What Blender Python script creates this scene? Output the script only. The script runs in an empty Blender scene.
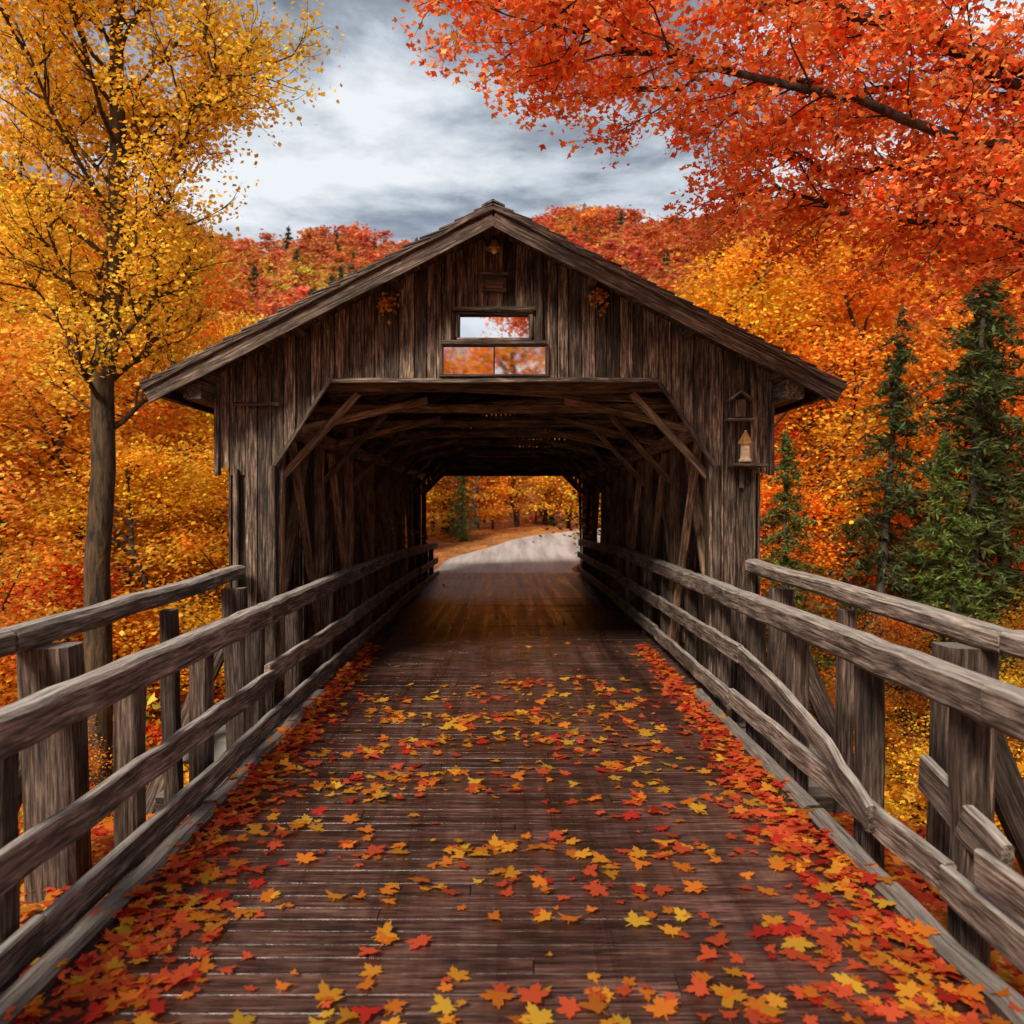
import bpy, math, random
import numpy as np
from mathutils import Vector
random.seed(7); rng=np.random.default_rng(7)
scene=bpy.context.scene
COL=scene.collection
def link(o,parent=None):
    COL.objects.link(o)
    if parent: o.parent=parent
    return o
def empty(name):
    return link(bpy.data.objects.new(name,None))
def sm(a,b,x):
    t=np.clip((np.asarray(x,dtype=float)-a)/(b-a),0,1); return t*t*(3-2*t)

# ------------------------------------------------------------------ materials
def newmat(name):
    m=bpy.data.materials.new(name); m.use_nodes=True
    nt=m.node_tree; nt.nodes.clear(); return m,nt
def N(nt,t,**k):
    n=nt.nodes.new(t)
    for a,b in k.items(): setattr(n,a,b)
    return n
def ramp(nt,src,stops):
    r=N(nt,'ShaderNodeValToRGB'); e=r.color_ramp.elements
    while len(e)<len(stops): e.new(0.5)
    for i,(p,c) in enumerate(stops):
        e[i].position=p; e[i].color=(c[0],c[1],c[2],1) if not isinstance(c,(int,float)) else (c,c,c,1)
    nt.links.new(src,r.inputs[0]); return r.outputs[0]
def mixc(nt,mode,fac,a,b):
    m=N(nt,'ShaderNodeMix',data_type='RGBA',blend_type=mode)
    for s,v in ((m.inputs[0],fac),(m.inputs[6],a),(m.inputs[7],b)):
        if hasattr(v,'is_output'): nt.links.new(v,s)
        elif isinstance(v,(int,float)): s.default_value=v
        else: s.default_value=(v[0],v[1],v[2],1)
    return m.outputs[2]
def noise(nt,vec,scale,detail=5,rough=.6,dist=0):
    n=N(nt,'ShaderNodeTexNoise'); n.inputs['Scale'].default_value=scale; n.inputs['Detail'].default_value=detail
    n.inputs['Roughness'].default_value=rough; n.inputs['Distortion'].default_value=dist
    if vec is not None: nt.links.new(vec,n.inputs['Vector'])
    return n.outputs[0]
def mapping(nt,vec,sc):
    m=N(nt,'ShaderNodeMapping'); m.inputs['Scale'].default_value=sc; nt.links.new(vec,m.inputs[0]); return m.outputs[0]
def wood(name,dark,mid,light,rough=.75,bump=.5,topgrey=None,spec=.3,rv_=(.45,1.45),tracks=False):
    m,nt=newmat(name)
    g=N(nt,'ShaderNodeAttribute',attribute_name='gco').outputs['Vector']
    r=N(nt,'ShaderNodeAttribute',attribute_name='rnd').outputs['Fac']
    n1=noise(nt,mapping(nt,g,(3.2,48,48)),1,4,.72,.25)
    n2=noise(nt,mapping(nt,g,(1.6,6,6)),1,3,.65,.2)
    n3=noise(nt,mapping(nt,g,(1.6,90,90)),1,1,.5,0)
    c=ramp(nt,n1,[(.36,dark),(.5,mid),(.66,light)])
    c=mixc(nt,'MULTIPLY',1,c,ramp(nt,n2,[(.34,.42),(.6,1.2)]))
    cr=ramp(nt,n3,[(.31,.12),(.39,1)])
    c=mixc(nt,'MULTIPLY',.9,c,cr)
    c=mixc(nt,'MULTIPLY',1,c,ramp(nt,r,[(0,rv_[0]),(1,rv_[1])]))
    rg=None
    if tracks:
        tc=N(nt,'ShaderNodeTexCoord')
        w1=noise(nt,mapping(nt,tc.outputs['Object'],(4.5,.13,1)),1,5,.7,.2)
        w2=noise(nt,mapping(nt,tc.outputs['Object'],(.9,.7,1)),1,4,.6,.2)
        c=mixc(nt,'MULTIPLY',1,c,ramp(nt,w1,[(.34,.6),(.62,1.4)]))
        c=mixc(nt,'MULTIPLY',1,c,ramp(nt,w2,[(.35,.65),(.65,1.2)]))
        rg=ramp(nt,w1,[(.35,.2),(.65,.46)])
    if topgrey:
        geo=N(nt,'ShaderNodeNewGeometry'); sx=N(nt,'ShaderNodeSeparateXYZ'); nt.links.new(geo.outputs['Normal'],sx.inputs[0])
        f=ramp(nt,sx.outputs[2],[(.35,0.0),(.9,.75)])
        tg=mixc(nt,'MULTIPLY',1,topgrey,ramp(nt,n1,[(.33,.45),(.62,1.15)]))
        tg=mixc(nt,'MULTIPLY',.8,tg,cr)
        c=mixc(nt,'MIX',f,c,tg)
    p=N(nt,'ShaderNodeBsdfPrincipled'); nt.links.new(c,p.inputs['Base Color'])
    p.inputs['Roughness'].default_value=rough
    if rg is not None: nt.links.new(rg,p.inputs['Roughness'])
    p.inputs['Specular IOR Level'].default_value=spec
    b=N(nt,'ShaderNodeBump'); b.inputs['Strength'].default_value=bump; b.inputs['Distance'].default_value=.01
    nt.links.new(n1,b.inputs['Height']); nt.links.new(b.outputs[0],p.inputs['Normal'])
    o=N(nt,'ShaderNodeOutputMaterial'); nt.links.new(p.outputs[0],o.inputs[0]); return m
M_siding=wood('siding_wood',(.022,.013,.009),(.115,.07,.047),(.4,.29,.205),rv_=(.3,1.5))
M_trim=wood('trim_wood',(.02,.012,.009),(.08,.051,.036),(.25,.18,.13))
M_truss=wood('truss_wood',(.08,.043,.024),(.25,.145,.083),(.46,.3,.19))
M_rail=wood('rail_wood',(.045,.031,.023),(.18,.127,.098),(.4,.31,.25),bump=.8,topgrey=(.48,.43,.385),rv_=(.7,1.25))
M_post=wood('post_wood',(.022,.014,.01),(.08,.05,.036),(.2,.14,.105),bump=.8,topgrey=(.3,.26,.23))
M_deck=wood('deck_wood',(.024,.01,.008),(.083,.036,.026),(.17,.09,.07),rough=.3,bump=.6,spec=.75,rv_=(.75,1.2),tracks=True)
M_roof=wood('roof_shingle',(.03,.026,.024),(.1,.082,.072),(.24,.2,.18))

def simple(name,col,rough=.5,metal=0,nsc=20,var=.4):
    m,nt=newmat(name); tc=N(nt,'ShaderNodeTexCoord')
    n=noise(nt,tc.outputs['Object'],nsc,5)
    c=mixc(nt,'MULTIPLY',1,col,ramp(nt,n,[(.3,1-var),(.7,1+var*.5)]))
    p=N(nt,'ShaderNodeBsdfPrincipled'); nt.links.new(c,p.inputs['Base Color']); p.inputs['Roughness'].default_value=rough; p.inputs['Metallic'].default_value=metal
    o=N(nt,'ShaderNodeOutputMaterial'); nt.links.new(p.outputs[0],o.inputs[0]); return m
M_glass,nt=newmat('window_glass')
p=N(nt,'ShaderNodeBsdfPrincipled'); p.inputs['Base Color'].default_value=(.9,.92,.94,1); p.inputs['Metallic'].default_value=1; p.inputs['Roughness'].default_value=.03
o=N(nt,'ShaderNodeOutputMaterial'); nt.links.new(p.outputs[0],o.inputs[0])
M_iron=simple('dark_iron',(.03,.025,.02),.5,.7)
M_brass=simple('aged_brass',(.5,.25,.08),.5,.2)
M_cream=simple('cream_paint',(.75,.55,.33),.6)

# leaves
M_leaf,nt=newmat('leaf')
lc=N(nt,'ShaderNodeAttribute',attribute_name='lc').outputs['Color']
oi=N(nt,'ShaderNodeObjectInfo')
c=mixc(nt,'MULTIPLY',1,lc,oi.outputs['Color'])
d=N(nt,'ShaderNodeBsdfDiffuse'); t=N(nt,'ShaderNodeBsdfTranslucent'); mx=N(nt,'ShaderNodeMixShader'); mx.inputs[0].default_value=.45
nt.links.new(c,d.inputs[0]); nt.links.new(c,t.inputs[0]); nt.links.new(d.outputs[0],mx.inputs[1]); nt.links.new(t.outputs[0],mx.inputs[2])
o=N(nt,'ShaderNodeOutputMaterial'); nt.links.new(mx.outputs[0],o.inputs[0])
def bark(name,a,bcol):
    m,nt=newmat(name); tc=N(nt,'ShaderNodeTexCoord')
    n=noise(nt,mapping(nt,tc.outputs['Object'],(11,11,2.2)),1,5,.7,.4)
    c=ramp(nt,n,[(.38,a),(.66,bcol)])
    p=N(nt,'ShaderNodeBsdfPrincipled'); nt.links.new(c,p.inputs['Base Color']); p.inputs['Roughness'].default_value=.9
    b=N(nt,'ShaderNodeBump'); b.inputs['Strength'].default_value=1; b.inputs['Distance'].default_value=.05
    nt.links.new(n,b.inputs['Height']); nt.links.new(b.outputs[0],p.inputs['Normal'])
    o=N(nt,'ShaderNodeOutputMaterial'); nt.links.new(p.outputs[0],o.inputs[0]); return m
M_bark=bark('bark',(.018,.012,.009),(.1,.065,.045))
M_barkb=bark('birch_bark',(.014,.008,.004),(.13,.075,.03))
M_ground,nt=newmat('leaf_litter'); tc=N(nt,'ShaderNodeTexCoord')
v=N(nt,'ShaderNodeTexVoronoi'); v.inputs['Scale'].default_value=9; nt.links.new(tc.outputs['Object'],v.inputs['Vector'])
sx=N(nt,'ShaderNodeSeparateColor'); nt.links.new(v.outputs['Color'],sx.inputs[0])
c=ramp(nt,sx.outputs[0],[(0,(.09,.04,.02)),(.35,(.45,.12,.02)),(.65,(.6,.2,.03)),(1,(.65,.34,.05))])
c=mixc(nt,'MULTIPLY',1,c,ramp(nt,noise(nt,tc.outputs['Object'],.6,4),[(.3,.4),(.7,1.1)]))
p=N(nt,'ShaderNodeBsdfPrincipled'); nt.links.new(c,p.inputs['Base Color']); p.inputs['Roughness'].default_value=.9
o=N(nt,'ShaderNodeOutputMaterial'); nt.links.new(p.outputs[0],o.inputs[0])
M_road,nt=newmat('gravel_road'); tc=N(nt,'ShaderNodeTexCoord')
n1=noise(nt,tc.outputs['Object'],30,5); n2=noise(nt,mapping(nt,tc.outputs['Object'],(2.2,.15,1)),1,4)
c=mixc(nt,'MULTIPLY',1,ramp(nt,n1,[(.3,(.38,.35,.33)),(.7,(.6,.57,.55))]),ramp(nt,n2,[(.35,.6),(.6,1.15)]))
p=N(nt,'ShaderNodeBsdfPrincipled'); nt.links.new(c,p.inputs['Base Color']); p.inputs['Roughness'].default_value=.45
b=N(nt,'ShaderNodeBump'); b.inputs['Distance'].default_value=.02; nt.links.new(n1,b.inputs['Height']); nt.links.new(b.outputs[0],p.inputs['Normal'])
o=N(nt,'ShaderNodeOutputMaterial'); nt.links.new(p.outputs[0],o.inputs[0])

# ------------------------------------------------------------------ mesh builder (timber)
class MB:
    def __init__(s): s.v=[];s.f=[];s.g=[];s.r=[];s.m=[]
    def add(s,verts,faces,gco,rnd,mat=0):
        o=len(s.v); s.v+= [tuple(v) for v in verts]; s.g+=[tuple(v) for v in gco]; s.r+=[rnd]*len(verts)
        s.f+=[tuple(i+o for i in f) for f in faces]; s.m+=[mat]*len(faces)
    def build(s,name,mats,parent=None):
        me=bpy.data.meshes.new(name); me.from_pydata(s.v,[],s.f)
        a=me.attributes.new('gco','FLOAT_VECTOR','POINT'); a.data.foreach_set('vector',np.array(s.g,dtype=np.float32).ravel())
        a=me.attributes.new('rnd','FLOAT','POINT'); a.data.foreach_set('value',np.array(s.r,dtype=np.float32))
        me.polygons.foreach_set('material_index',np.array(s.m,dtype=np.int32))
        for m in mats: me.materials.append(m)
        me.update(); return link(bpy.data.objects.new(name,me),parent)
def beam(mb,p0,p1,w,t,up=(0,0,1),ch=.012,seg=0,wob=0.0,mid=None,mat=0):
    pts=[Vector(p0)]+[Vector(q) for q in (mid or [])]+[Vector(p1)]
    if seg>1:
        out=[]
        for a,b_ in zip(pts[:-1],pts[1:]):
            for i in range(seg): out.append(a.lerp(b_,i/seg))
        out.append(pts[-1]); pts=out
    a=(pts[-1]-pts[0]).normalized(); u=Vector(up)
    if abs(a.dot(u))>.98: u=Vector((0,1,0))
    side=a.cross(u).normalized(); uu=side.cross(a).normalized()
    hw,ht=w/2,t/2; c=min(ch,hw*.45,ht*.45)
    prof=[(-hw+c,-ht),(hw-c,-ht),(hw,-ht+c),(hw,ht-c),(hw-c,ht),(-hw+c,ht),(-hw,ht-c),(-hw,-ht+c)]
    rnd=random.random(); V=[];G=[];F=[];L=0
    for k,p in enumerate(pts):
        if k: L+=(p-pts[k-1]).length
        ox,oy=(random.gauss(0,wob),random.gauss(0,wob)) if wob else (0,0)
        for (x,y) in prof:
            jx,jy=(random.gauss(0,wob*.35),random.gauss(0,wob*.35)) if wob else (0,0)
            q=p+side*(x+ox+jx)+uu*(y+oy+jy); V.append(q); G.append((L+rnd*60,x+rnd*9,y+rnd*5))
    n=len(pts)
    for k in range(n-1):
        for i in range(8):
            j=(i+1)%8; F.append((k*8+i,k*8+j,(k+1)*8+j,(k+1)*8+i))
    F.append(tuple(range(7,-1,-1))); F.append(tuple((n-1)*8+i for i in range(8)))
    mb.add(V,F,G,rnd,mat)
def vboard(mb,x0,x1,zb0,zb1,zt0,zt1,y0,y1,mat=0):
    rnd=random.random()
    V=[(x0,y0,zb0),(x1,y0,zb1),(x1,y0,zt1),(x0,y0,zt0),(x0,y1,zb0),(x1,y1,zb1),(x1,y1,zt1),(x0,y1,zt0)]
    F=[(0,1,2,3),(5,4,7,6),(4,0,3,7),(1,5,6,2),(3,2,6,7),(4,5,1,0)]
    G=[(v[2]+rnd*60,v[0],v[1]+rnd*5) for v in V]
    mb.add(V,F,G,rnd,mat)

# ------------------------------------------------------------------ terrain
def roadc(y):
    y=np.asarray(y,dtype=float); return -.16+ 0.02*np.clip(y-28.5,0,None)**2
def ground(x,y):
    x=np.asarray(x,dtype=float); y=np.asarray(y,dtype=float); ax=np.abs(x)
    side=sm(2.7,8,ax)
    z=-.28-2.2*side
    val=sm(6,12,y)*(1-sm(22.5,27.6,y)); z=z-2.2*val*(1-side*.4)
    far=sm(23,28,y)
    bump=.35*np.sin(x*.31+1)*np.sin(y*.27)+.2*np.sin(x*.9)*np.cos(y*.7)
    off=sm(3.2,9,np.abs(x-roadc(np.clip(y,0,60))))
    zf=-.06+off*(bump-.4)+.9*sm(29,50,y)
    z=z*(1-far)+far*zf + (1-far)*bump*.5*sm(4,9,ax)
    hill=(62+.13*ax+5*np.sin(x*.035+.6)+3*np.sin(x*.11))*sm(62,245,y)
    back=20*sm(60,220,-y)
    return z+hill+back
nx,ny=320,380
sx_=np.linspace(-1,1,nx); X=np.sinh(sx_*5.2)/np.sinh(5.2)*700
sy_=np.linspace(-1,1,ny); Y=28+np.sinh(sy_*5.0)/np.sinh(5.0)*700
XX,YY=np.meshgrid(X,Y); ZZ=ground(XX,YY)
V=np.stack([XX,YY,ZZ],-1).reshape(-1,3)
idx=np.arange(nx*ny).reshape(ny,nx)
F=np.stack([idx[:-1,:-1],idx[:-1,1:],idx[1:,1:],idx[1:,:-1]],-1).reshape(-1,4)
me=bpy.data.meshes.new('ground'); me.from_pydata(V.tolist(),[],F.tolist()); me.materials.append(M_ground)
me.polygons.foreach_set('use_smooth',np.ones(len(F),dtype=bool)); link(bpy.data.objects.new('ground',me))
V=[];F=[];k=0
for y in np.arange(27.3,56,.5):
    c_=float(roadc(y)); sl=.04*max(0,y-28.5); nn=math.sqrt(1+sl*sl); w=(2.5+.15*math.sin(y*.8))
    for j in range(7):
        u=-1+2*j/6; yy=y-u*w*sl/nn*.9
        V.append((c_+u*w/nn,yy,-.015-.03*u*u+.9*float(sm(29,50,yy))))
    k+=1
for i in range(k-1):
    for j in range(6): a=i*7+j; F.append((a,a+1,a+8,a+7))
me=bpy.data.meshes.new('road'); me.from_pydata(V,[],F); me.materials.append(M_road); link(bpy.data.objects.new('road',me))

# ------------------------------------------------------------------ covered bridge
CB=empty('covered_bridge')
C=-.16; S=.514; YP=10.0; YE=27.2; PK=5.52
def rz(x): return PK-S*abs(x-C)
mb=MB(); y=-2.5
while y<YE+.4:
    w=random.uniform(.12,.18); outside=y<YP-.1
    hw=2.08 if outside else 2.5
    l=-hw+random.uniform(-.05,.05)+.03; r=hw+random.uniform(-.05,.05)
    dz=random.gauss(0,.0012)
    gp=random.choice((.001,.002,.002,.004,.006))
    if random.random()<.45:
        xm=random.uniform(-1.2,1.2)
        beam(mb,(l,y+w/2,-.035+dz),(xm-.003,y+w/2,-.035+dz+random.gauss(0,.002)),w-gp,.07,ch=.003,seg=4,wob=.0007)
        beam(mb,(xm+.003,y+w/2,-.035-dz),(r,y+w/2,-.035-dz),w-gp,.07,ch=.003,seg=4,wob=.0007)
    else: beam(mb,(l,y+w/2,-.035+dz),(r,y+w/2,-.035+dz+random.gauss(0,.003)),w-gp,.07,ch=.003,seg=6,wob=.0007)
    y+=w
mb.build('deck_planks',[M_deck],CB)
mb=MB()
for x in (-2,-1.2,-.4,.4,1.2,2): beam(mb,(x,-2.5,-.22),(x,YE+.3,-.22),.2,.28)
for y in np.arange(-2,YE,2.4): beam(mb,(-3.1,y,-.48),(3.0,y,-.48),.25,.24)
mb.build('floor_beams',[M_post],CB)
mb=MB()
for s in (-1,1):
    y=-2.5
    while y<9.6:
        L=random.uniform(2.4,3.3); y2=min(y+L,9.8)
        beam(mb,(s*2.14,y,.03),(s*2.14+random.uniform(-.03,.03),y2-.05,.03),.15,.13,seg=6,wob=.006,ch=.03); y=y2
mb.build('curb_timbers',[M_post],CB)
def gable(mb,yw,depth,lint,ch_in,ch_out,ch_bot,windows=True):
    y0,y1=(yw,yw+depth)
    xs=[-3.24]
    while xs[-1]<3.1: xs.append(xs[-1]+random.uniform(.11,.19))
    xs[-1]=3.24
    if windows:
        xs=[v for v in xs if all(abs(v-q)>.06 for q in (-.62,-.46,.46,.62))]+[-.62,-.46,.46,.62]; xs.sort()
    def bot(dx):
        dx=abs(dx)
        if dx>3.02: return 2.6
        if dx>ch_out: return -.9
        if dx>ch_in: return lint-(dx-ch_in)/(ch_out-ch_in)*(lint-ch_bot)
        return lint
    for a,b_ in zip(xs[:-1],xs[1:]):
        m=(a+b_)/2
        jy=random.uniform(0,.022); gp=random.uniform(.006,.018)
        x0,x1=C+a+gp/2,C+b_-gp/2
        b0,b1=bot(a),bot(b_)
        if abs(m)>ch_out or abs(m)<ch_in: b0=b1=bot(m)+random.uniform(-.015,.015)
        if abs(m)>3.02: b0=b1=b0+random.uniform(-.05,.07)
        t0,t1=rz(x0)-.1,rz(x1)-.1
        if windows and abs(m)<.62:
            if abs(m)<.46: vboard(mb,x0,x1,4.47,4.47,t0,t1,y0+.05+jy,y1+.06)
            else: vboard(mb,x0,x1,4.07,4.07,t0,t1,y0+jy,y1)
        else: vboard(mb,x0,x1,b0,b1,t0,t1,y0+jy,y1)
mb=MB(); gable(mb,YP,.04,3.67,1.93,2.58,2.67)
beam(mb,(C-.7,YP+.1,4.4),(C+.7,YP+.1,4.4),.03,1.4,ch=.003)  # added backing board behind the panes, blocks light through the board gaps
mb.build('portal_siding',[M_siding],CB)
mb=MB(); gable(mb,YE-.02,.04,3.2,1.95,2.5,2.6,False)
beam(mb,(C-2.5,YE-.06,3.2),(C+2.5,YE-.06,3.2),.05,.16)
beam(mb,(C-2.9,YE-.075,3.5),(C+2.9,YE-.075,3.5),.07,.44)  # added backing beam, stops sky light showing between the rear boards
for s in (-1,1): beam(mb,(C+s*1.9,YE-.12,3.2),(C+s*2.52,YE-.12,2.55),.05,.12)
mb.build('rear_portal_siding',[M_siding],CB)
mb=MB()
for s in (-1,1):
    y=YP+.06
    while y<YE-.05:
        w=random.uniform(.17,.24); xx=C+s*3.14
        beam(mb,(xx+random.uniform(-.01,.01),y+w/2,-.7+random.uniform(-.03,.03)),(xx,y+w/2,3.5),w-random.uniform(.02,.045),.03,up=(1,0,0),ch=.003); y+=w
mb.build('side_siding',[M_siding],CB)
mb=MB(); YF=YP-.65; YB=YE+.6
run=3.785
for s in (-1,1):
    d=Vector((s,0,-S)).normalized(); nrm=Vector((s*S,0,1)).normalized(); Ls=run*math.sqrt(1+S*S)
    top=Vector((C,0,PK))
    u=.02
    while u<Ls-.02:
        w=min(random.uniform(.2,.26),Ls-u); p=top+d*(u+w/2)-nrm*.075
        beam(mb,p+Vector((0,YF+random.uniform(.0,.04),0)),p+Vector((0,YB,0)),w-.006,.025,up=tuple(nrm),ch=.003); u+=w
    for u in (.15,1.35,2.6,3.75):
        p=top+d*u-nrm*.14; beam(mb,p+Vector((0,YF+.05,0)),p+Vector((0,YP+.9,0)),.11,.1,up=tuple(nrm))
    p0=top+Vector((s*.005,YF,-.15)); p1=p0+d*(Ls+.03)
    beam(mb,p0,p1,.035,.2,up=tuple(nrm),seg=10,wob=.004,ch=.004)
    p0=top+Vector((s*.005,YF-.035,-.045)); p1=p0+d*(Ls+.08)
    beam(mb,p0,p1,.05,.075,up=tuple(nrm),seg=14,wob=.004,ch=.01)
    pe=top+d*(Ls-.02)-nrm*.15; beam(mb,pe+Vector((0,YF+.03,0)),pe+Vector((0,YB,0)),.035,.16,up=tuple(nrm))
    pe=Vector((C+s*3.36,0,rz(C+3.36)-.3)); beam(mb,pe+Vector((0,YF+.12,0)),pe+Vector((0,YB-.1,0)),.2,.22)
mb.build('roof_timbers',[M_trim],CB)
mb=MB()
for s in (-1,1):
    d=Vector((s,0,-S)).normalized(); nrm=Vector((s*S,0,1)).normalized(); Ls=run*math.sqrt(1+S*S)+.06; top=Vector((C,0,PK))
    u=0
    while u<Ls:
        y=YF-.07
        while y<YB:
            w=random.uniform(.16,.34)
            a=top+d*max(u-.08,0)-nrm*.03+Vector((0,y+w/2,0)); e=top+d*min(u+.24+random.uniform(-.02,.02),Ls+.03)+nrm*(.005+random.uniform(-.006,.012))+Vector((0,y+w/2,0))
            beam(mb,a,e,w-.01,.018,up=tuple(nrm),ch=.002); y+=w
        u+=.22
    beam(mb,top+d*.06+nrm*.02+Vector((0,YF-.06,0)),top+d*.06+nrm*.02+Vector((0,YB,0)),.15,.02,up=tuple(nrm),seg=10,wob=.003)
mb.build('roof_shingles',[M_roof],CB)
mb=MB(); yt=YP-.035
beam(mb,(C-1.95,yt,3.66),(C+1.95,yt,3.66),.05,.06,seg=8,wob=.004)
for s in (-1,1):
    beam(mb,(C+s*1.9,yt-.004,3.7),(C+s*2.6,yt-.004,2.63),.045,.05,seg=4,wob=.003)
    beam(mb,(C+s*2.6,yt+.0,2.66),(C+s*2.6,yt,-1.0),.08,.08,up=(0,1,0),seg=6,wob=.004)
    beam(mb,(C+s*3.03,yt+.012,2.62),(C+s*3.03,yt+.012,-1.0),.06,.07,up=(0,1,0),seg=6,wob=.004)
    beam(mb,(C+s*3.25,yt+.02,3.75),(C+s*3.25,yt+.02,2.55),.06,.1,up=(0,1,0))
for yy in (YP+.14,YE-.14):
    for s in (-1,1): beam(mb,(C+s*2.82,yy,3.9),(C+s*2.82,yy,-2.8),.36,.18,up=(0,1,0))
beam(mb,(C-3.05,yt-.02,3.38),(C-2.52,yt-.02,3.38),.04,.045)
for x in (-.53,.53): beam(mb,(C+x,yt-.01,4.1),(C+x,yt-.01,5.14),.07,.07,up=(0,1,0))
beam(mb,(C-.62,yt-.015,4.1),(C+.62,yt-.015,4.1),.07,.055)
beam(mb,(C-.49,yt-.012,4.5),(C+.49,yt-.012,4.5),.05,.045)
beam(mb,(C-.64,yt-.016,3.715),(C+.64,yt-.016,3.715),.05,.03)
for x in (-.62,.62): beam(mb,(C+x,yt-.008,3.73),(C+x,yt-.008,4.07),.04,.035,up=(0,1,0))
mb.build('portal_trim',[M_trim],CB)
mb=MB()
beam(mb,(C-.44,YP+.0,4.15),(C+.44,YP+.0,4.15),.05,.035); beam(mb,(C-.44,YP+.0,4.46),(C+.44,YP,4.46),.05,.03)
for x in (-.43,.43): beam(mb,(C+x,YP-.004,4.17),(C+x,YP-.004,4.44),.05,.04,up=(0,1,0))
mb.build('window_frame',[M_siding],CB)
def pane(name,x0,x1,z0,z1,y,tilt=0):
    V=[(x0,y,z0),(x1,y,z0),(x1,y+tilt,z1),(x0,y+tilt,z1),(x0,y+.01,z0),(x1,y+.01,z0),(x1,y+.01+tilt,z1),(x0,y+.01+tilt,z1)]
    F=[(0,1,2,3),(5,4,7,6),(4,0,3,7),(1,5,6,2),(3,2,6,7),(4,5,1,0)]
    me=bpy.data.meshes.new(name); me.from_pydata(V,[],F); me.materials.append(M_glass); return link(bpy.data.objects.new(name,me),CB)
pane('window_pane',C-.44,C+.44,4.13,4.47,YP+.02,.03)
pane('lower_pane',C-.6,C-.01,3.72,4.08,YP+.0,.004)
pane('lower_pane_b',C+.006,C+.6,3.72,4.08,YP+.0,.0)
mb=MB(); bays=np.linspace(YP+.4,YE-.35,8)
for s in (-1,1):
    nrm=Vector((s*S,0,1)).normalized()
    for y in np.arange(YP+.35,YE,1.3):
        beam(mb,Vector((C+s*.03,y,PK-.17)),Vector((C+s*run*.93,y,PK-.17-S*run*.93)),.09,.14,up=tuple(nrm))
    x=C+s*2.66
    beam(mb,(C+s*2.47,YP+.1,3.1),(C+s*2.47,YE-.1,3.1),.15,.17,seg=9,wob=.006,ch=.02)
    beam(mb,(x,YP+.1,-.05),(x,YE-.1,-.05),.2,.24)
    beam(mb,(x+s*.25,YP+.1,3.66),(x+s*.25,YE-.1,3.66),.2,.2)
    for i,y in enumerate(bays):
        beam(mb,(x,y,.06),(x,y,3.56),.15,.17,up=(0,1,0),ch=.02,seg=4,wob=.004)
        if i<7:
            y2=bays[i+1]
            if i<4: beam(mb,(x+s*.14,y+.1,.1),(x+s*.14,y2-.1,3.4),.11,.14,up=(1,0,0),ch=.02)
            else: beam(mb,(x+s*.14,y2-.1,.1),(x+s*.14,y+.1,3.4),.11,.14,up=(1,0,0),ch=.02)
            beam(mb,(x-s*.1,y2-.25,.1),(x-s*.1,y+.25,3.0),.08,.11,up=(1,0,0),ch=.02,seg=3,wob=.005)
            beam(mb,(C+s*2.42,y+.2,3.15),(C+s*.95,y+1.15,3.62),.085,.1,ch=.02,seg=4,wob=.006)
        beam(mb,(x-s*.05,y+.02,2.55),(x-s*.98,y+.02,3.57),.09,.1,up=(0,1,0),ch=.02,seg=3,wob=.004)
for i,y in enumerate(bays):
    beam(mb,(C-3,y,3.65),(C+3,y,3.65),.14,.13,seg=6,wob=.006,ch=.02)
    if i<7:
        y2=bays[i+1]
        beam(mb,(C-2.5,y,3.76),(C+2.5,y2,3.76),.09,.09,ch=.01); beam(mb,(C+2.5,y,3.86),(C-2.5,y2,3.86),.09,.09,ch=.01)
mb.build('truss_frame',[M_truss],CB)
M_stone=simple('stone',(.25,.23,.2),.9,0,3,.5)
def rockwall(yc,t):
    mb=MB(); z=-5
    while z<-.62:
        h=random.uniform(.28,.38); x=-3.4+random.uniform(-.3,0)
        while x<3.4:
            w=random.uniform(.45,.9)
            beam(mb,(x,yc,z+h/2),(x+w-.02,yc,z+h/2),t+random.uniform(-.08,.08),h-.02,ch=.05); x+=w
        z+=h
    mb.build('stone_abutment',[M_stone],CB)
for yy in (YP-.2,YE+.1): rockwall(yy,.6)

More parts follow.
